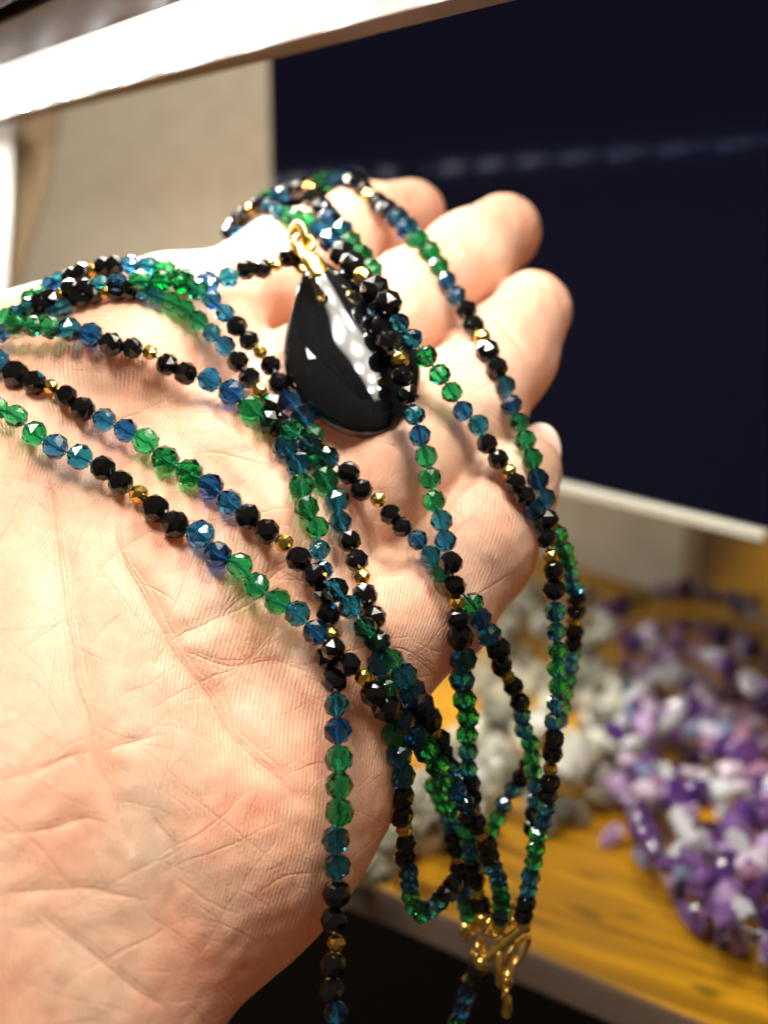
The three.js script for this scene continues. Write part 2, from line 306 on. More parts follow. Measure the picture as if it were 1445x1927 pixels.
/* ------------------------------------------------------------------ bead strands */
// a faceted fire-polished bead along y, radius 1: two holes' rims and three rings of facets
function beadGeo(n, twist) {
  const rings = [[-0.90, 0.40, 0], [-0.60, 0.80, 0.5], [0, 1, 0], [0.60, 0.80, 0.5], [0.90, 0.40, 0]], p = [];
  const pt = (k, i) => { const [y, r, o] = rings[k], a = (i + o + twist) / n * Math.PI * 2; return [Math.cos(a) * r, y, Math.sin(a) * r]; };
  const tri = (a, b, c) => p.push(...a, ...c, ...b);
  for (let k = 0; k + 1 < rings.length; k++) for (let i = 0; i < n; i++) {
    if (rings[k][2]) { tri(pt(k, i), pt(k, i + 1), pt(k + 1, i + 1)); tri(pt(k, i), pt(k + 1, i + 1), pt(k + 1, i)); }
    else { tri(pt(k, i), pt(k, i + 1), pt(k + 1, i)); tri(pt(k, i + 1), pt(k + 1, i + 1), pt(k + 1, i)); }
  }
  for (let i = 1; i + 1 < n; i++) { tri(pt(0, 0), pt(0, i + 1), pt(0, i)); tri(pt(4, 0), pt(4, i), pt(4, i + 1)); }
  const g = new THREE.BufferGeometry(); g.setAttribute('position', new THREE.Float32BufferAttribute(p, 3));
  g.computeVertexNormals(); return g;
}
const BEADS = [beadGeo(7, 0), beadGeo(7, 0.3), beadGeo(7, 0.1)];
const glass = (name, c, att, dist) => { const m = phy({ color: c, roughness: 0.03, transmission: 1, thickness: 0.004, ior: 1.52, attenuationColor: att, attenuationDistance: dist }); m.name = name; return m; };
const M = {
  B: [glass('blue_glass', lin(0.50, 0.80, 0.98), lin(0.004, 0.11, 0.32), 0.0066), glass('blue_glass', lin(0.5, 0.75, 0.98), lin(0.003, 0.07, 0.28), 0.0058), glass('teal_glass', lin(0.5, 0.85, 0.95), lin(0.003, 0.14, 0.28), 0.0066)],
  V: [glass('green_glass', lin(0.5, 0.95, 0.65), lin(0.003, 0.30, 0.09), 0.0072), glass('green_glass', lin(0.5, 0.95, 0.6), lin(0.003, 0.26, 0.08), 0.0064)],
  K: [phy({ color: lin(0.003, 0.0025, 0.0025), roughness: 0.04, ior: 1.55, specularIntensity: 1 })],
  G: [std({ color: lin(0.72, 0.47, 0.10), metalness: 1, roughness: 0.22 })],
};
M.K[0].name = 'black_glass'; M.G[0].name = 'gold_plate';
const KIND = { G: ['gold_bead', 1.6], K: ['black_bead', 2.3], B: ['blue_bead', 2.14], V: ['green_bead', 2.14] };
const ORDER = 'GKKBBVVVBBKK';
const thread = std({ color: lin(0.22, 0.24, 0.23), roughness: 0.5 }); thread.name = 'thread';
const necklace = thing('bead_necklace', 'long necklace of faceted black, blue, green and gold beads looped over the palm', 'necklace', at(700, 1000, 180));
function strand(start, pts, knots, tail) {
  const n = pts.length / 2, P = [...Array(n).keys()].map((i) => [pts[2 * i], pts[2 * i + 1]]), limit = P.map((p) => hit(p[0], p[1]) - 2.15);
  const K = knots.map(([i, k]) => [i, k > 60 ? k : (isFinite(limit[i]) ? limit[i] + 2.15 - k : 195)]);
  const d = P.map((p, i) => {
    let a = 0; while (a + 2 < K.length && K[a + 1][0] < i) a++;
    const [i0, d0] = K[a], [i1, d1] = K[Math.min(a + 1, K.length - 1)];
    return Math.min(i1 === i0 ? d0 : d0 + (d1 - d0) * Math.min(1, Math.max(0, (i - i0) / (i1 - i0))), limit[i]);
  });
  for (let k = 0; k < 60; k++) for (let i = 1; i + 1 < n; i++) d[i] = Math.min(d[i], (d[i - 1] + d[i + 1]) / 2 + 0.12);
  const W3 = P.map((p, i) => at(p[0], p[1], d[i]));
  const curve = new THREE.CatmullRomCurve3(W3, false, 'centripetal');
  const st = part('bead_strand', new THREE.TubeGeometry(curve, n * 4, 0.00022, 6), thread, necklace);
  const inv = st.matrixWorld.clone();
  for (let i = 0; i < n; i++) {
    const c = ORDER[(start + i) % 12], [name, r] = KIND[c], T = W3[Math.min(n - 1, i + 1)].clone().sub(W3[Math.max(0, i - 1)]).normalize();
    const o = mesh(name, BEADS[Math.floor(rnd() * 3)], M[c][Math.floor(rnd() * M[c].length)], st);
    const q = new THREE.Quaternion().setFromUnitVectors(V(0, 1, 0), T.add(V(rr(-.12, .12), rr(-.12, .12), rr(-.12, .12))).normalize()).multiply(new THREE.Quaternion().setFromAxisAngle(V(0, 1, 0), rnd() * 6.28));
    const fit = (j) => { if (j < 0 || j >= n) return 99; const rj = KIND[ORDER[(start + j) % 12]][1]; return W3[i].distanceTo(W3[j]) * 1050 * r / (r + rj); };
    const s = Math.max(r * 0.82, Math.min(r * 1.16, i && i + 1 < n ? (fit(i - 1) + fit(i + 1)) / 2 : Math.min(fit(i - 1), fit(i + 1)))) * rr(0.97, 1.04) / 1000 / 0.97, m = new THREE.Matrix4().compose(W3[i], q, V(s, s * rr(0.9, 0.98), s));
    necklace.updateMatrixWorld(true);
    o.applyMatrix4(st.matrixWorld.clone().invert().multiply(m));
  }
  return W3;
}
strand(5, [-3, 768, 31, 783, 66, 816, 105, 840, 151, 860, 195, 881, 228, 908, 262, 930, 293, 957, 330, 987, 378, 1005, 410, 1045, 452, 1065, 482, 1103, 523, 1132, 560, 1155, 594, 1190, 627, 1220, 656, 1250, 683, 1274, 702, 1305, 727, 1330, 754, 1356, 778, 1385, 803, 1412, 824, 1442, 831, 1470, 858, 1488, 874, 1511, 880, 1536, 897, 1552, 906, 1571, 917, 1590, 921, 1611, 928, 1633, 936, 1652, 940, 1670, 943, 1690, 943, 1706, 943, 1726],
  [[0, 4], [6, 2.6], [12, 2.3], [17, 6], [20, 4], [23, 182], [26, 189], [40, 198]]);
strand(9, [-5, 680, 30, 705, 66, 720, 97, 728, 125, 745, 157, 770, 197, 790, 237, 810, 275, 830, 312, 865, 357, 890, 397, 915, 432, 945, 467, 972, 502, 1000, 535, 1022, 562, 1052, 592, 1083, 632, 1110, 660, 1142, 687, 1180, 714, 1208, 738, 1240, 760, 1270, 775, 1303, 792, 1328, 806, 1354, 814, 1378, 827, 1392, 833, 1417, 845, 1445, 853, 1475, 861, 1505, 868, 1535, 876, 1563, 882, 1590, 886, 1612, 890, 1632, 894, 1655, 900, 1680, 905, 1703, 908, 1722],
  [[0, 3.5], [8, 2.4], [15, 3], [17, 5.5], [20, 4], [23, 4], [26, 186], [34, 196], [41, 201]]);
strand(4, [0, 627, 27, 612, 62, 614, 96, 617, 132, 620, 172, 630, 210, 648, 250, 655, 283, 663, 315, 686, 350, 703, 395, 715, 436, 738, 473, 768, 508, 795, 548, 810, 583, 838, 617, 862, 656, 890, 680, 922, 712, 940, 735, 968, 757, 992, 786, 1016, 811, 1046, 827, 1078, 855, 1104, 889, 1135, 904, 1164, 920, 1195, 937, 1222, 943, 1253, 955, 1274, 966, 1292, 978, 1322, 981, 1346, 985, 1373, 997, 1398, 1000, 1425, 1002, 1450, 1008, 1480, 1009, 1507, 1006, 1532, 1002, 1558],
  [[0, 4], [6, 2.4], [12, 2.6], [15, 6.2], [18, 2.8], [24, 2.3], [27, 190], [38, 195], [43, 201]]);
const pendantStrand = strand(7, [15, 597, 35, 590, 55, 580, 75, 572, 95, 562, 114, 556, 134, 545, 161, 543, 190, 536, 222, 535, 265, 530, 303, 530, 345, 533, 390, 533, 430, 522, 463, 508, 493, 505, 520, 497, 541, 486, 562, 482, 590, 500, 612, 513, 630, 527, 648, 545, 663, 562, 680, 580, 697, 600],
  [[0, 4], [6, 5], [10, 5], [14, 6], [18, 8], [20, 203], [26, 201]]);
strand(6, [50, 597, 77, 591, 98, 585, 120, 578, 150, 562, 175, 554, 198, 550, 220, 548, 245, 547, 268, 548, 293, 556, 322, 568, 349, 583, 374, 603, 399, 626, 424, 651, 448, 680, 469, 711, 488, 737, 512, 762, 525, 800, 537, 840, 562, 873, 567, 915, 577, 955, 597, 993, 601, 1035, 607, 1074, 612, 1115, 618, 1156, 622, 1196, 616, 1238, 629, 1281, 633, 1327, 635, 1375, 637, 1428, 638, 1478, 638, 1528, 632, 1580, 634, 1630, 634, 1682, 628, 1732, 633, 1775, 627, 1816, 625, 1863, 632, 1906, 634, 1950],
  [[0, 2.2], [10, 2.2], [14, 3], [20, 2.4], [26, 2.3], [32, 3], [36, 6], [40, 166], [46, 158]]);
strand(6, [57, 563, 75, 550, 95, 538, 113, 529, 135, 522, 155, 515, 174, 509, 195, 503, 217, 499, 246, 499, 279, 501, 310, 510, 344, 526, 372, 545, 399, 564, 424, 589, 446, 614, 469, 641, 490, 663, 509, 688, 525, 721, 545, 752, 571, 787, 588, 820, 601, 860, 612, 903, 635, 941, 641, 982, 658, 1018, 672, 1055, 681, 1086, 686, 1121, 704, 1162, 707, 1205, 713, 1249, 726, 1292, 735, 1337, 739, 1383, 750, 1421, 756, 1460, 754, 1498, 754, 1533, 761, 1560, 763, 1587, 761, 1614, 769, 1641, 771, 1664, 773, 1686, 779, 1706, 793, 1719, 810, 1710, 826, 1696, 840, 1681, 852, 1665],
  [[0, 212], [6, 214], [10, 210], [13, 5], [18, 3], [24, 2.3], [33, 2.2], [38, 183], [44, 187], [52, 192]]);
strand(6, [494, 376, 508, 368, 524, 363, 540, 360, 555, 356, 570, 352, 585, 353, 592, 376, 606, 394, 621, 413, 643, 436, 658, 458, 678, 483, 695, 511, 704, 548, 712, 585, 720, 615, 732, 645, 753, 676, 757, 707, 767, 742, 780, 781, 790, 820, 802, 859, 809, 900, 817, 943, 831, 980, 838, 1018, 848, 1059, 854, 1102, 860, 1135, 860, 1164, 865, 1199, 871, 1241, 869, 1280, 873, 1317, 880, 1350, 878, 1383, 880, 1414, 880, 1447, 885, 1474, 888, 1500, 891, 1524, 895, 1547],
  [[0, 238], [6, 240], [10, 222], [14, 193], [18, 183], [20, 182], [24, 4], [28, 5], [33, 184], [37, 189], [42, 197]]);
strand(8, [432, 437, 442, 424, 452, 411, 463, 401, 475, 393, 486, 387, 497, 385, 509, 390, 525, 399, 541, 405, 559, 410, 580, 417, 602, 433, 621, 454, 643, 477, 664, 500, 683, 521, 705, 543, 730, 572, 751, 609, 776, 638, 802, 671, 827, 705, 850, 738, 871, 773, 900, 800, 916, 835, 937, 864, 957, 887, 969, 909, 986, 934, 1004, 960, 1026, 985, 1047, 1009, 1061, 1036, 1067, 1058, 1073, 1082, 1078, 1105, 1084, 1128, 1084, 1149, 1078, 1168, 1080, 1190, 1078, 1212, 1075, 1232, 1073, 1254, 1067, 1280, 1062, 1305, 1058, 1330, 1053, 1354],
  [[0, 232], [6, 233], [11, 218], [14, 205], [18, 187], [21, 187], [25, 3], [29, 3], [31, 2.3], [33, 203], [40, 205], [48, 205]]);
strand(6, [598, 349, 614, 343, 630, 339, 648, 339, 665, 344, 681, 354, 696, 367, 710, 380, 728, 393, 748, 410, 766, 430, 786, 455, 808, 476, 826, 501, 841, 527, 858, 556, 877, 583, 891, 613, 907, 635, 917, 661, 934, 692, 951, 725, 962, 762, 977, 795, 988, 829, 1001, 863, 1011, 902, 1026, 938, 1030, 978, 1028, 1014, 1036, 1047, 1042, 1075, 1042, 1110, 1044, 1152, 1046, 1189, 1050, 1226, 1047, 1258, 1050, 1292, 1046, 1324, 1042, 1358, 1041, 1390, 1039, 1418, 1035, 1446, 1035, 1472, 1030, 1495, 1027, 1519, 1020, 1545, 1012, 1571, 1008, 1597, 1004, 1622, 998, 1649, 994, 1674, 990, 1698, 984, 1721],
  [[0, 252], [4, 250], [9, 2.5], [18, 2.5], [25, 3], [27, 194], [29, 186], [40, 187], [53, 197]]);
strand(1, [897, 1829, 886, 1850, 878, 1872, 869, 1899, 859, 1925, 850, 1950], [[0, 200], [5, 200]]);
strand(1, [993, 1440, 979, 1464, 963, 1487, 947, 1513, 936, 1539, 924, 1563, 913, 1588, 905, 1612, 898, 1636], [[0, 206], [8, 204]]);
strand(5, [815, 1478, 826, 1498, 835, 1518, 843, 1538, 848, 1558, 853, 1578, 858, 1598, 861, 1616, 864, 1634, 867, 1652, 869, 1668, 872, 1686, 876, 1704, 882, 1722], [[0, 199], [13, 202]]);

/* ------------------------------------------------------------------ the gold clasps */
const gold = std({ color: lin(0.83, 0.55, 0.13), metalness: 1, roughness: 0.24 }); gold.name = 'polished_gold';
{
  const ring = (u, v, d, R, r, turn) => { const g = new THREE.TorusGeometry(R / 1000, r / 1000, 8, 22); g.rotateX(turn[0]); g.rotateY(turn[1]); g.rotateZ(turn[2]); const p = at(u, v, d); return g.translate(p.x, p.y, p.z); };
  const rod = (a, b, r) => { const A = at(...a), B = at(...b), c = new THREE.CatmullRomCurve3([A, A.clone().lerp(B, 0.33), A.clone().lerp(B, 0.67), B]); return mergeGeometries([new THREE.TubeGeometry(c, 6, r / 1000, 10), ...[A, B].map((p) => new THREE.SphereGeometry(r * 1.45 / 1000, 12, 8).translate(p.x, p.y, p.z))].map((g) => g.index ? g.toNonIndexed() : g)); };
  const toggle = part('toggle_bar', rod([904, 1812, 198], [986, 1742, 198], 0.95), gold, necklace);
  for (const [u, v, d, R, r, t] of [[916, 1738, 198, 1.9, 0.45, [0.4, 1.2, 0]], [930, 1756, 200, 1.5, 0.4, [1.2, 0.3, 0]], [963, 1722, 198, 1.7, 0.5, [0.2, 1.1, 0.3]], [985, 1737, 199, 1.3, 0.4, [0.9, 0.6, 0]], [882, 1753, 200, 1.6, 0.4, [0.3, 0.5, 0.2]], [948, 1775, 200, 1.8, 0.4, [0.3, 1.0, 0]], [904, 1785, 199, 1.5, 0.5, [0.1, 1.3, 0.5]]])
    part('jump_ring', ring(u, v, d, R, r, t), gold, necklace);
  for (const [u, v, d, R, r, t] of [[950, 1806, 201, 4.6, 0.55, [0.2, 1.15, 0.3]], [968, 1800, 203, 4.2, 0.5, [0.1, 0.9, -0.3]]]) part('clasp_ring', ring(u, v, d, R, r, t), gold, necklace);
  for (const p of [[880, 1750, 200], [905, 1730, 199], [940, 1740, 199], [984, 1728, 198], [898, 1800, 199]]) { const g = new THREE.SphereGeometry(0.0015, 14, 10); const c = at(...p); part('crimp_cover', g.translate(c.x, c.y, c.z), gold, necklace); }
  for (const [a, b, u, v] of [[945, 1838, 0, 0], [952, 1852, 0, 0], [951, 1868, 0, 0]]) part('chain_link', ring(a, b, 201, 1.1, 0.36, [0.3, a === 952 ? 0.2 : 1.3, 0]), gold, necklace);
  const c = at(954, 1893, 201), drop = new THREE.LatheGeometry([[0.0001, 2.6], [0.5, 2.2], [0.75, 0.8], [1.05, -0.9], [0.95, -1.9], [0.5, -2.5], [0.0001, -2.7]].reverse().map(([x, y]) => new THREE.Vector2(x / 1000, y / 1000)), 16);
  part('chain_drop', drop.translate(c.x, c.y, c.z), gold, necklace);
}

/* ------------------------------------------------------------------ the pendant */
const specks = [...Array(260)].map(() => [rnd() * 1024, rnd() * 1024, rr(0.5, 1.7), rr(0.2, 1)]), speckData = new Float32Array(1024 * 1024);
for (const [x, y, r, k] of specks) for (let j = -3; j <= 3; j++) for (let i = -3; i <= 3; i++) { const a = (Math.round(x) + i) & 1023, b = (Math.round(y) + j) & 1023; speckData[b * 1024 + a] = Math.max(speckData[b * 1024 + a], k * Math.exp(-(i * i + j * j) / (r * r))); }
const dust = colorTex(1024, (x, y) => { const k = speckData[Math.round(y * 1024) * 1024 + Math.round(x * 1024)]; return [0.045 + 0.45 * k, 0.045 + 0.44 * k, 0.05 + 0.42 * k]; });   // lint on the polish
const onyx = phy({ color: 0xffffff, map: dust, roughness: 0.035, ior: 1.6, specularIntensity: 1 }); onyx.name = 'black_stone';
{
  const apex = at(591, 498, 200), foot = at(716, 818, 187), Y = foot.clone().sub(apex), L = Y.length(); Y.normalize();
  const N = dirWorld(0.12, 0.45, -0.88), X = Y.clone().cross(N).normalize(), Z = X.clone().cross(Y).normalize();
  const B = new THREE.Matrix4().makeBasis(X, Y, Z).setPosition(apex);
  const pend = thing('teardrop_pendant', 'polished black teardrop stone on a gold bail lying across the fingers', 'pendant', apex);
  const nA = 96, nR = 40, half = L * 0.318;
  const edge = (a) => {                                              // outline of a pear: apex at 0, foot at L
    const t = (1 - Math.cos(a)) / 2, y = L * t, w = half * 1.06 * Math.sin(a) * (0.50 + 0.50 * smooth(-0.05, 0.66, t));
    return [w, y];
  };
  const pos = [], idx = [], C = [0, L * 0.60], ringAt = (r, z) => { for (let i = 0; i < nA; i++) { const [x, y] = edge(i / nA * Math.PI * 2); pos.push(C[0] + (x - C[0]) * r, C[1] + (y - C[1]) * r, z); } };
  const HF = 0.0042, HB = 0.0022, prof = [];
  for (let k = 0; k <= nR; k++) { const a = k / nR * Math.PI / 2; prof.push([Math.max(0.0005, Math.sin(a)), HF * Math.pow(Math.cos(a), 1.05) + 0.0006]); }
  prof.push([1.004, 0.0002], [1.004, -0.0004]);
  for (let k = 8; k >= 0; k--) { const a = k / 8 * Math.PI / 2; prof.push([Math.max(0.0005, Math.sin(a)), -0.0008 - HB * Math.cos(a)]); }
  for (const [r, z] of prof) ringAt(r, z);
  for (let k = 0; k + 1 < prof.length; k++) for (let i = 0; i < nA; i++) { const a = k * nA + i, b = k * nA + (i + 1) % nA, c = a + nA, d = b + nA; idx.push(a, b, c, b, d, c); }
  let g = new THREE.BufferGeometry(); g.setAttribute('position', new THREE.Float32BufferAttribute(pos, 3)); g.setIndex(idx); g.setAttribute('uv', new THREE.Float32BufferAttribute(pos.flatMap((_, i) => i % 3 ? [] : [pos[i] / 0.036 + 0.5, pos[i + 1] / 0.036]), 2)); g.computeVertexNormals(); g.applyMatrix4(B);
  part('stone', g, onyx, pend);
  // bail: a loop over the strand and two leaf-shaped prongs pinching the stone's tip
  const loopAt = at(563, 449, 197), tip = at(607, 517, 190.5), tipB = at(575, 515, 199.5);
  const lg = new THREE.TorusGeometry(0.0026, 0.0007, 10, 28); lg.applyMatrix4(new THREE.Matrix4().lookAt(V(0, 0, 0), dirWorld(0.80, 0.15, 0.45), V(0, 1, 0)).setPosition(loopAt));
  part('bail_loop', lg, gold, pend);
  const jr = new THREE.TorusGeometry(0.0017, 0.00055, 10, 28); jr.applyMatrix4(new THREE.Matrix4().lookAt(V(0, 0, 0), dirWorld(0.2, 0.4, -0.9), V(0, 1, 0)).setPosition(at(572, 457, 195.5)));
  part('jump_ring', jr, gold, pend);
  const prong = (a, m, b, w0, w1) => {
    const c = new THREE.CatmullRomCurve3([a, m, b]), n = 20, e = 12, p = [], ix = [];
    for (let i = 0; i <= n; i++) {
      const t = i / n, q = c.getPoint(t), T = c.getTangent(t), S = T.clone().cross(N).normalize(), U = S.clone().cross(T), w = (w0 + (w1 - w0) * smooth(0, 0.75, t)) * (t > 0.86 ? Math.sqrt(Math.max(0.02, 1 - ((t - 0.86) / 0.14) ** 2)) : 1), h = 0.00055;
      for (let k = 0; k < e; k++) { const A = k / e * Math.PI * 2; p.push(...q.clone().addScaledVector(S, Math.cos(A) * w).addScaledVector(U, Math.sin(A) * h).toArray()); }
    }
    for (let i = 0; i < n; i++) for (let k = 0; k < e; k++) { const A = i * e + k, Bq = i * e + (k + 1) % e; ix.push(A, Bq, A + e, Bq, Bq + e, A + e); }
    const G = new THREE.BufferGeometry(); G.setAttribute('position', new THREE.Float32BufferAttribute(p, 3)); G.setIndex(ix); G.computeVertexNormals(); return G;
  };
  part('bail_prong', prong(at(567, 463, 194.5), at(585, 487, 190.5), tip, 0.0009, 0.0019), gold, pend);
  part('bail_prong', prong(at(560, 466, 197.5), at(556, 488, 201), tipB, 0.0006, 0.0012), gold, pend);
}
/* fingernail of the little finger, seen edge on */
{
  const c = cam(986, 882, 203), nm = phy({ color: lin(0.66, 0.47, 0.36), roughness: 0.3, clearcoat: 0.3 }); nm.name = 'nail';
  const O = dirWorld(0.47, 0.10, 0.88), T = dirWorld(0.45, 0.75, 0.5).addScaledVector(O, -0.1).normalize(), S = T.clone().cross(O).normalize(), Tq = O.clone().cross(S).normalize(), g = new THREE.SphereGeometry(1, 24, 14);
  g.scale(0.0046, 0.0062, 0.0012); g.applyMatrix4(new THREE.Matrix4().makeBasis(S, Tq, O).setPosition(toWorld(...c).addScaledVector(O, 0.0060).addScaledVector(Tq, 0.0022)));
  part('fingernail', g, nm, hand);
}

/* ------------------------------------------------------------------ desk, screen, board */
const ray = (u, v) => toWorld(...cam(u, v, 100)).sub(V(0, EYE, 0)).normalize();
const onDesk = (u, v, y = 0) => { const r = ray(u, v); return V(0, EYE, 0).addScaledVector(r, (y - EYE) / r.y); };
const onPlane = (u, v, P, n) => { const r = ray(u, v), o = V(0, EYE, 0); return o.clone().addScaledVector(r, P.clone().sub(o).dot(n) / r.dot(n)); };
{
  const a = onDesk(882, 1746), b = onDesk(1291, 1918), E = b.clone().sub(a).setY(0).normalize(), IN = V(0, 1, 0).cross(E).normalize(); if (IN.z > 0) IN.negate();
  const T = 0.0095;
  const grain = colorTex(1024, (x, y) => {
    const X = x * 0.5, Y = y * 0.5, w = noise.noise(X * 6, Y * 14, 2) * 0.02, f = 0.5 + 0.5 * noise.noise(X * 5, (Y + w) * 190, 4), f2 = 0.5 + 0.5 * noise.noise(X * 22, (Y + w) * 420, 9), m = 0.5 + 0.5 * fbm(X * 16, Y * 26, 3), pore = smooth(0.34, 0.62, noise.noise(X * 60 + 3, Y * 190, 31));
    const s = 0.72 * f + 0.28 * f2, k = (0.42 + 0.85 * s) * (0.80 + 0.36 * m) * (1 - 0.45 * pore);
    return [0.90 * k, 0.65 * k * (0.93 + 0.1 * s), 0.08 * k];
  });
  const wood = std({ map: grain, roughness: 0.42 }); wood.name = 'stained_wood';
  const desk = thing('wooden_desk', 'honey yellow wooden desk top with a pale front edge under the gemstone strands', 'desk', a.clone());
  const g = boxOn(a, E, V(0, 1, 0), IN, [-0.9, 0.9], [-0.0025, 0], [0.0012, 1.3], 0.001);
  const u = g.attributes.uv, p = g.attributes.position; for (let i = 0; i < p.count; i++) { const q = V(p.getX(i), p.getY(i), p.getZ(i)).sub(a); u.setXY(i, q.dot(E) / 0.5, q.dot(IN) / 0.5); }
  part('table_top', g, wood, desk);
  const edge = std({ color: lin(0.30, 0.185, 0.10), roughness: 0.5, bumpMap: grain, bumpScale: 0.0004 }); edge.name = 'pale_edge';
  const eg = boxOn(a, E, V(0, 1, 0), IN, [-0.9, 0.9], [-T, 0.0003], [-0.0008, 0.001], 0.0007), under = boxOn(a, E, V(0, 1, 0), IN, [-0.89, 0.89], [-T + 0.0005, -0.0027], [0.0011, 1.29], 0.001);
  part('edge_band', eg, edge, desk); part('core_board', under, edge, desk);
  const floor = mesh('floor', new THREE.PlaneGeometry(6, 6).rotateX(-Math.PI / 2).translate(0, -0.5, -1), std({ color: lin(0.05, 0.03, 0.02), roughness: 0.7 })); floor.userData.kind = 'structure';
}
const wallAt = onDesk(1282, 1135);
{
  const g = boxOn(wallAt, RUN, V(0, 1, 0), BACK, [0, 1.3], [0.0005, 0.75], [0, 0.012], 0.002);
  const tex = colorTex(256, (x, y) => { const k = 0.96 + 0.06 * noise.noise(x * 60, y * 60, 1) + 0.03 * noise.noise(x * 8, y * 8, 5); return [0.83 * k, 0.81 * k, 0.745 * k]; });
  const board = thing('grey_board', 'plain warm grey board standing upright behind the dark screen', 'board', wallAt.clone());
  part('panel', g, std({ map: tex, roughness: 0.75 }), board);
}
const SCREEN_D = 350, SCREEN_TILT = 0.004;
{
  const P = at(1040, 918, SCREEN_D), UPS = V(0, Math.cos(SCREEN_TILT), 0).addScaledVector(BACK, Math.sin(SCREEN_TILT)).normalize(), OUT = UPS.clone().cross(RUN).normalize(); if (OUT.dot(BACK) > 0) OUT.negate();
  const left = onPlane(508, 300, P, OUT).sub(P).dot(RUN), right = onPlane(1441, 1022, P, OUT).sub(P).dot(RUN), top = 0.30;
  const mon = thing('computer_screen', 'dark screen with an added navy haze glow and a silver lower edge behind the fingers', 'screen', P.clone());
  const glassy = phy({ color: lin(0.0016, 0.0015, 0.003), emissive: lin(0.0036, 0.0032, 0.008), roughness: 0.08, specularIntensity: 0.013, specularColor: lin(0.2, 0.42, 1) }); glassy.name = 'dark_glass_haze_glow';  // faint even navy emission added in place of lens haze over the screen
  const IN = OUT.clone().negate();
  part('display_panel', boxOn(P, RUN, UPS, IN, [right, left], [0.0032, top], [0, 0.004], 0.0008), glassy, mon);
  part('back_shell', boxOn(P, RUN, UPS, IN, [right, left], [0.0005, top], [0.0042, 0.012], 0.001), std({ color: lin(0.01, 0.01, 0.012), roughness: 0.5 }), mon);
  part('lower_trim', boxOn(P, RUN, UPS, IN, [right, left], [-0.0006, 0.003], [-0.002, 0.004], 0.0008), std({ color: lin(0.62, 0.60, 0.50), metalness: 0.3, roughness: 0.35 }), mon);
}
{
  const d = 430, slat = thing('tan_slat', 'tan slat leaning at the left edge behind the wrist', 'slat', at(20, 560, d));
  const slab = (pts, d0, th, m, name, parent) => {
    const sh = pts.map(([u, v]) => at(u, v, d0)), off = dirWorld(-0.2, 0, 1).multiplyScalar(th), p = [], ix = [];
    for (const q of sh) p.push(...q.toArray()); for (const q of sh) p.push(...q.clone().add(off).toArray());
    const n = sh.length; for (let i = 1; i + 1 < n; i++) { ix.push(0, i + 1, i); ix.push(n, n + i, n + i + 1); } for (let i = 0; i < n; i++) { const j = (i + 1) % n; ix.push(i, j, i + n, j, j + n, i + n); }
    let G = new THREE.BufferGeometry(); G.setAttribute('position', new THREE.Float32BufferAttribute(p, 3)); G.setIndex(ix); G = G.toNonIndexed(); G.computeVertexNormals();
    return part(name, G, m, parent);
  };
  const tan = std({ color: lin(0.26, 0.17, 0.08), roughness: 0.6 });
  slab([[62, 150], [122, 150], [92, 330], [38, 520], [-30, 720], [-90, 720], [15, 470]], d, 0.006, tan, 'board', slat);
  const post = thing('white_post', 'white post at the far left edge of the picture', 'post', at(0, 500, 410));
  slab([[-70, 180], [26, 180], [20, 400], [8, 620], [-70, 620]], 410, 0.012, std({ color: lin(0.42, 0.40, 0.37), roughness: 0.5 }), 'shaft', post);
}

/* ------------------------------------------------------------------ strands of stone chips on the desk */
function chipGeo(seed) {
  const g = mergeVertices(new THREE.IcosahedronGeometry(1, 1).deleteAttribute('normal').deleteAttribute('uv')), p = g.attributes.position;
  for (let i = 0; i < p.count; i++) { const v = V(p.getX(i), p.getY(i), p.getZ(i)), k = 1 + 0.55 * noise.noise(v.x * 1.1 + seed * 7, v.y * 1.1, v.z * 1.1 + seed); p.setXYZ(i, v.x * k, v.y * k * 0.62, v.z * k * 0.75); }
  const c = toCreasedNormals(g, 0.45); return c;
}
const CHIPS = [1, 2, 3, 4, 5, 6].map(chipGeo);
const stone = (name, r, g, b, tr = 0.3) => { const m = phy({ color: lin(r, g, b), roughness: 0.10, transmission: tr, thickness: 0.004, ior: 1.45, attenuationColor: lin(Math.min(1, r * 1.3), Math.min(1, g * 1.3), Math.min(1, b * 1.3)), attenuationDistance: 0.006 }); m.name = name; return m; };
const PURPLE = [stone('deep_purple', 0.09, 0.03, 0.18), stone('purple', 0.17, 0.07, 0.25), stone('lilac', 0.58, 0.40, 0.66), stone('pale_lilac', 0.74, 0.62, 0.74), stone('clear', 0.74, 0.76, 0.78), stone('purple', 0.13, 0.05, 0.20), stone('clear', 0.72, 0.72, 0.74), stone('blue_grey', 0.26, 0.30, 0.46), stone('deep_purple', 0.08, 0.03, 0.14), stone('violet', 0.26, 0.13, 0.36), stone('rose', 0.42, 0.22, 0.33)];
const WHITE = [stone('cream', 0.72, 0.70, 0.52, 0.3), stone('white', 0.84, 0.83, 0.74, 0.3), stone('grey_cream', 0.50, 0.50, 0.38, 0.3), stone('smoky', 0.20, 0.19, 0.15, 0.3), stone('white', 0.82, 0.81, 0.72, 0.3), stone('grey_cream', 0.42, 0.40, 0.30, 0.3)], YELLOW = stone('yellow', 0.60, 0.50, 0.10);
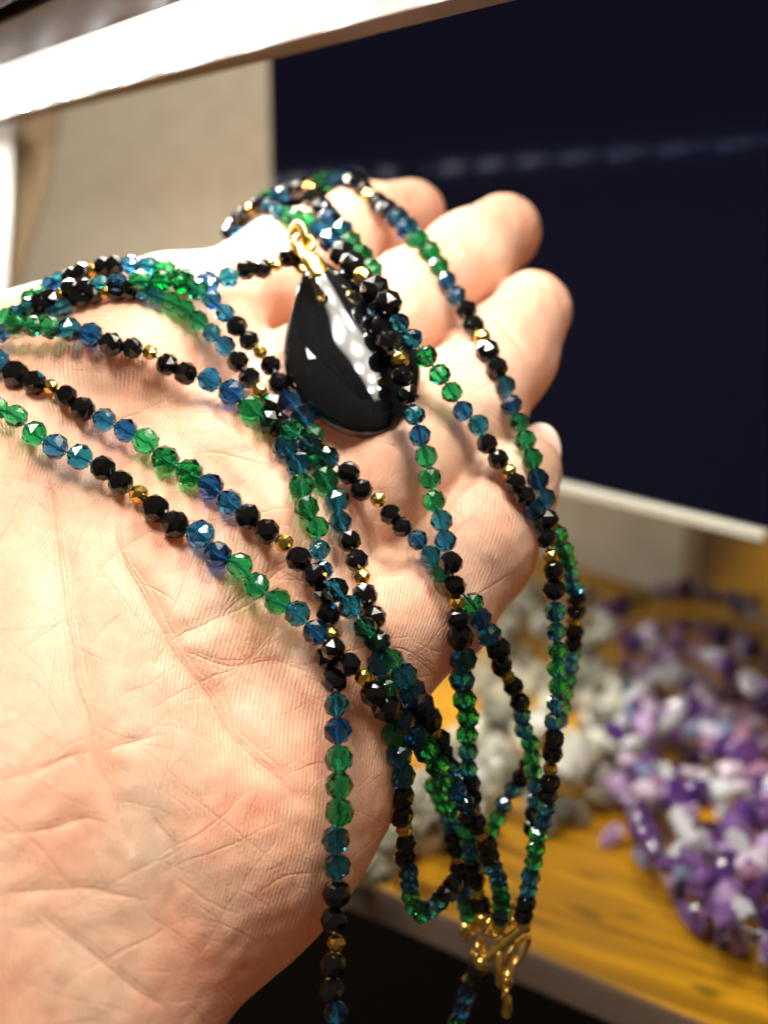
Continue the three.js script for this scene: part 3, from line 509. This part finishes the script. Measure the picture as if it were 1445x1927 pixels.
function chipStrand(name, label, group, mats, pts, y, size, extra) {
  const c = new THREE.CatmullRomCurve3(pts.map(([u, v]) => onDesk(u, v, y).setY(y + rr(0, 0.002)))), len = c.getLength(), n = Math.floor(len / (size * 0.62));
  const t = thing(name, label, 'gemstone strand', c.getPoint(0), group);
  for (let i = 0; i < n; i++) {
    const p = c.getPointAt((i + 0.5) / n).add(V(rr(-1, 1), rr(-0.3, 0.5), rr(-1, 1)).multiplyScalar(size * 0.3)), s = size * rr(0.32, 0.54);
    const m = extra && i >= extra[0] && i < extra[1] ? YELLOW : mats[Math.floor(rnd() * mats.length)];
    const o = mesh('stone_chip', CHIPS[Math.floor(rnd() * 6)], m, t); o.position.copy(p.sub(t.position)); o.position.y = Math.max(o.position.y, 0.0025 - t.position.y + s * 0.2); o.rotation.set(rr(0, 6), rr(0, 6), rr(0, 6)); o.scale.setScalar(s); o.scale.x *= rr(1, 1.35);
  }
  part('bead_cord', new THREE.TubeGeometry(c, n * 2, 0.0004, 5), thread, t);
}
const S = 0.0088;
const whites = [
  [[600, 1690], [680, 1640], [760, 1600], [850, 1560], [930, 1520], [1030, 1545], [1110, 1510], [1150, 1450], [1120, 1380]],
  [[940, 1150], [1010, 1170], [1060, 1230], [1100, 1300], [1120, 1360], [1080, 1440], [1000, 1470]],
  [[1100, 1130], [1140, 1180], [1090, 1240], [1150, 1290], [1160, 1350], [1100, 1420], [1040, 1480]],
  [[870, 1250], [930, 1330], [880, 1420], [800, 1480], [720, 1540], [700, 1620], [620, 1660]],
  [[1000, 1110], [960, 1200], [920, 1280], [960, 1360], [1040, 1380], [1070, 1430], [1030, 1460]],
  [[750, 1480], [840, 1530], [790, 1580], [720, 1580], [690, 1640], [760, 1640]],
  [[860, 1180], [920, 1200], [1000, 1250], [1040, 1310], [980, 1420], [900, 1480], [840, 1420]],
];
const wl = ['strand of cream stone chips nearest the front edge of the desk', 'cream stone chip strand curving beside the hanging beads at right', 'cream stone chip strand touching the purple heap', 'cream stone chip strand running under the edge of the hand', 'cream stone chip strand starting below the little finger', 'short curl of white stone chips beside the heel of the hand', 'grey cream chip strand deepest behind the hanging beads'];
const lowWl = ['farthest', 'second farthest', 'third farthest', 'nearest'].map((w) => w + ' of the four grey cream chip strands buried low in the pale heap');
const lowW = [[[880, 1170], [960, 1130], [1060, 1150], [1130, 1200]], [[870, 1300], [960, 1290], [1080, 1330], [1150, 1400]], [[760, 1500], [850, 1470], [960, 1400], [1060, 1400]], [[700, 1580], [800, 1540], [880, 1480], [960, 1480], [1060, 1500]]];
lowW.forEach((p, i) => chipStrand('white_chip_strand', lowWl[i], 'pale chip strands buried low in the heap', WHITE, p, 0.002, S));
whites.forEach((p, i) => chipStrand('white_chip_strand', wl[i], 'strands of pale stone chips', WHITE, p, 0.003 + (i % 3) * 0.005, S * 1.25));
const purples = [
  [[1150, 1560], [1200, 1590], [1240, 1650], [1280, 1690], [1330, 1730], [1390, 1770], [1470, 1800]],
  [[1160, 1480], [1230, 1530], [1270, 1560], [1350, 1640], [1400, 1690], [1470, 1730]],
  [[1170, 1400], [1240, 1440], [1310, 1470], [1370, 1540], [1420, 1600], [1480, 1640]],
  [[1180, 1330], [1260, 1360], [1330, 1400], [1400, 1450], [1470, 1520]],
  [[1170, 1250], [1250, 1270], [1330, 1320], [1400, 1370], [1470, 1420]],
  [[1165, 1190], [1240, 1200], [1320, 1240], [1390, 1290], [1470, 1330]],
  [[1165, 1160], [1210, 1130], [1270, 1115], [1330, 1120], [1390, 1140], [1460, 1180]],
  [[1190, 1220], [1280, 1180], [1350, 1195], [1420, 1230], [1470, 1270]],
  [[1200, 1300], [1180, 1420], [1250, 1500], [1370, 1480], [1440, 1560], [1420, 1660], [1460, 1700]],
  [[1175, 1540], [1225, 1580], [1270, 1630], [1320, 1670], [1380, 1720], [1470, 1760]],
  [[1190, 1450], [1250, 1490], [1320, 1590], [1390, 1640], [1470, 1690]],
  [[1240, 1610], [1290, 1650], [1350, 1700], [1400, 1750], [1470, 1770]],
  [[1210, 1380], [1300, 1340], [1380, 1410], [1440, 1480], [1390, 1560], [1340, 1690]],
];
const pl = ['purple and lilac chip strand nearest the front of the desk', 'lilac chip strand second from the front of the purple heap', 'purple chip strand across the middle front of the heap', 'deep purple chip strand across the middle of the heap', 'grey and purple chip strand behind the middle of the heap', 'lilac chip strand towards the back of the purple heap', 'chip strand with yellow stones at the very back of the heap', 'purple chip strand just in front of the yellow stones', 'clear and lilac chip strand winding over the top of the heap', 'pale lilac chip strand lying just behind the nearest purple strand', 'purple chip strand crossing the front slope of the heap', 'short purple chip strand at the bottom right corner of the heap', 'mixed purple chip strand looped over the heap towards the right'];
const lowPl = ['nearest', 'second', 'middle', 'fourth', 'farthest'].map((w) => w + ' of the five purple chip strands buried low in the heap');
const lowP = [[1170, 1500], [1165, 1440], [1160, 1360], [1165, 1290], [1165, 1215]].map(([u, v], i) => [[u, v], [u + 70, v + 25], [u + 140, v + 60], [u + 210, v + 95], [u + 300, v + 140]]);
lowP.forEach((p, i) => chipStrand('purple_chip_strand', lowPl[i], 'purple chip strands buried low in the heap', PURPLE, p, 0.002, S));
purples.forEach((p, i) => chipStrand('purple_chip_strand', pl[i], 'strands of purple stone chips', PURPLE, p, i < 8 ? 0.003 + (i % 2) * 0.004 + (i > 2 ? 0.009 : 0) + (i > 4 ? 0.010 : 0) : 0.018, S * 1.15, i === 6 ? [2, 5] : null));

renderer.render(scene, camera);
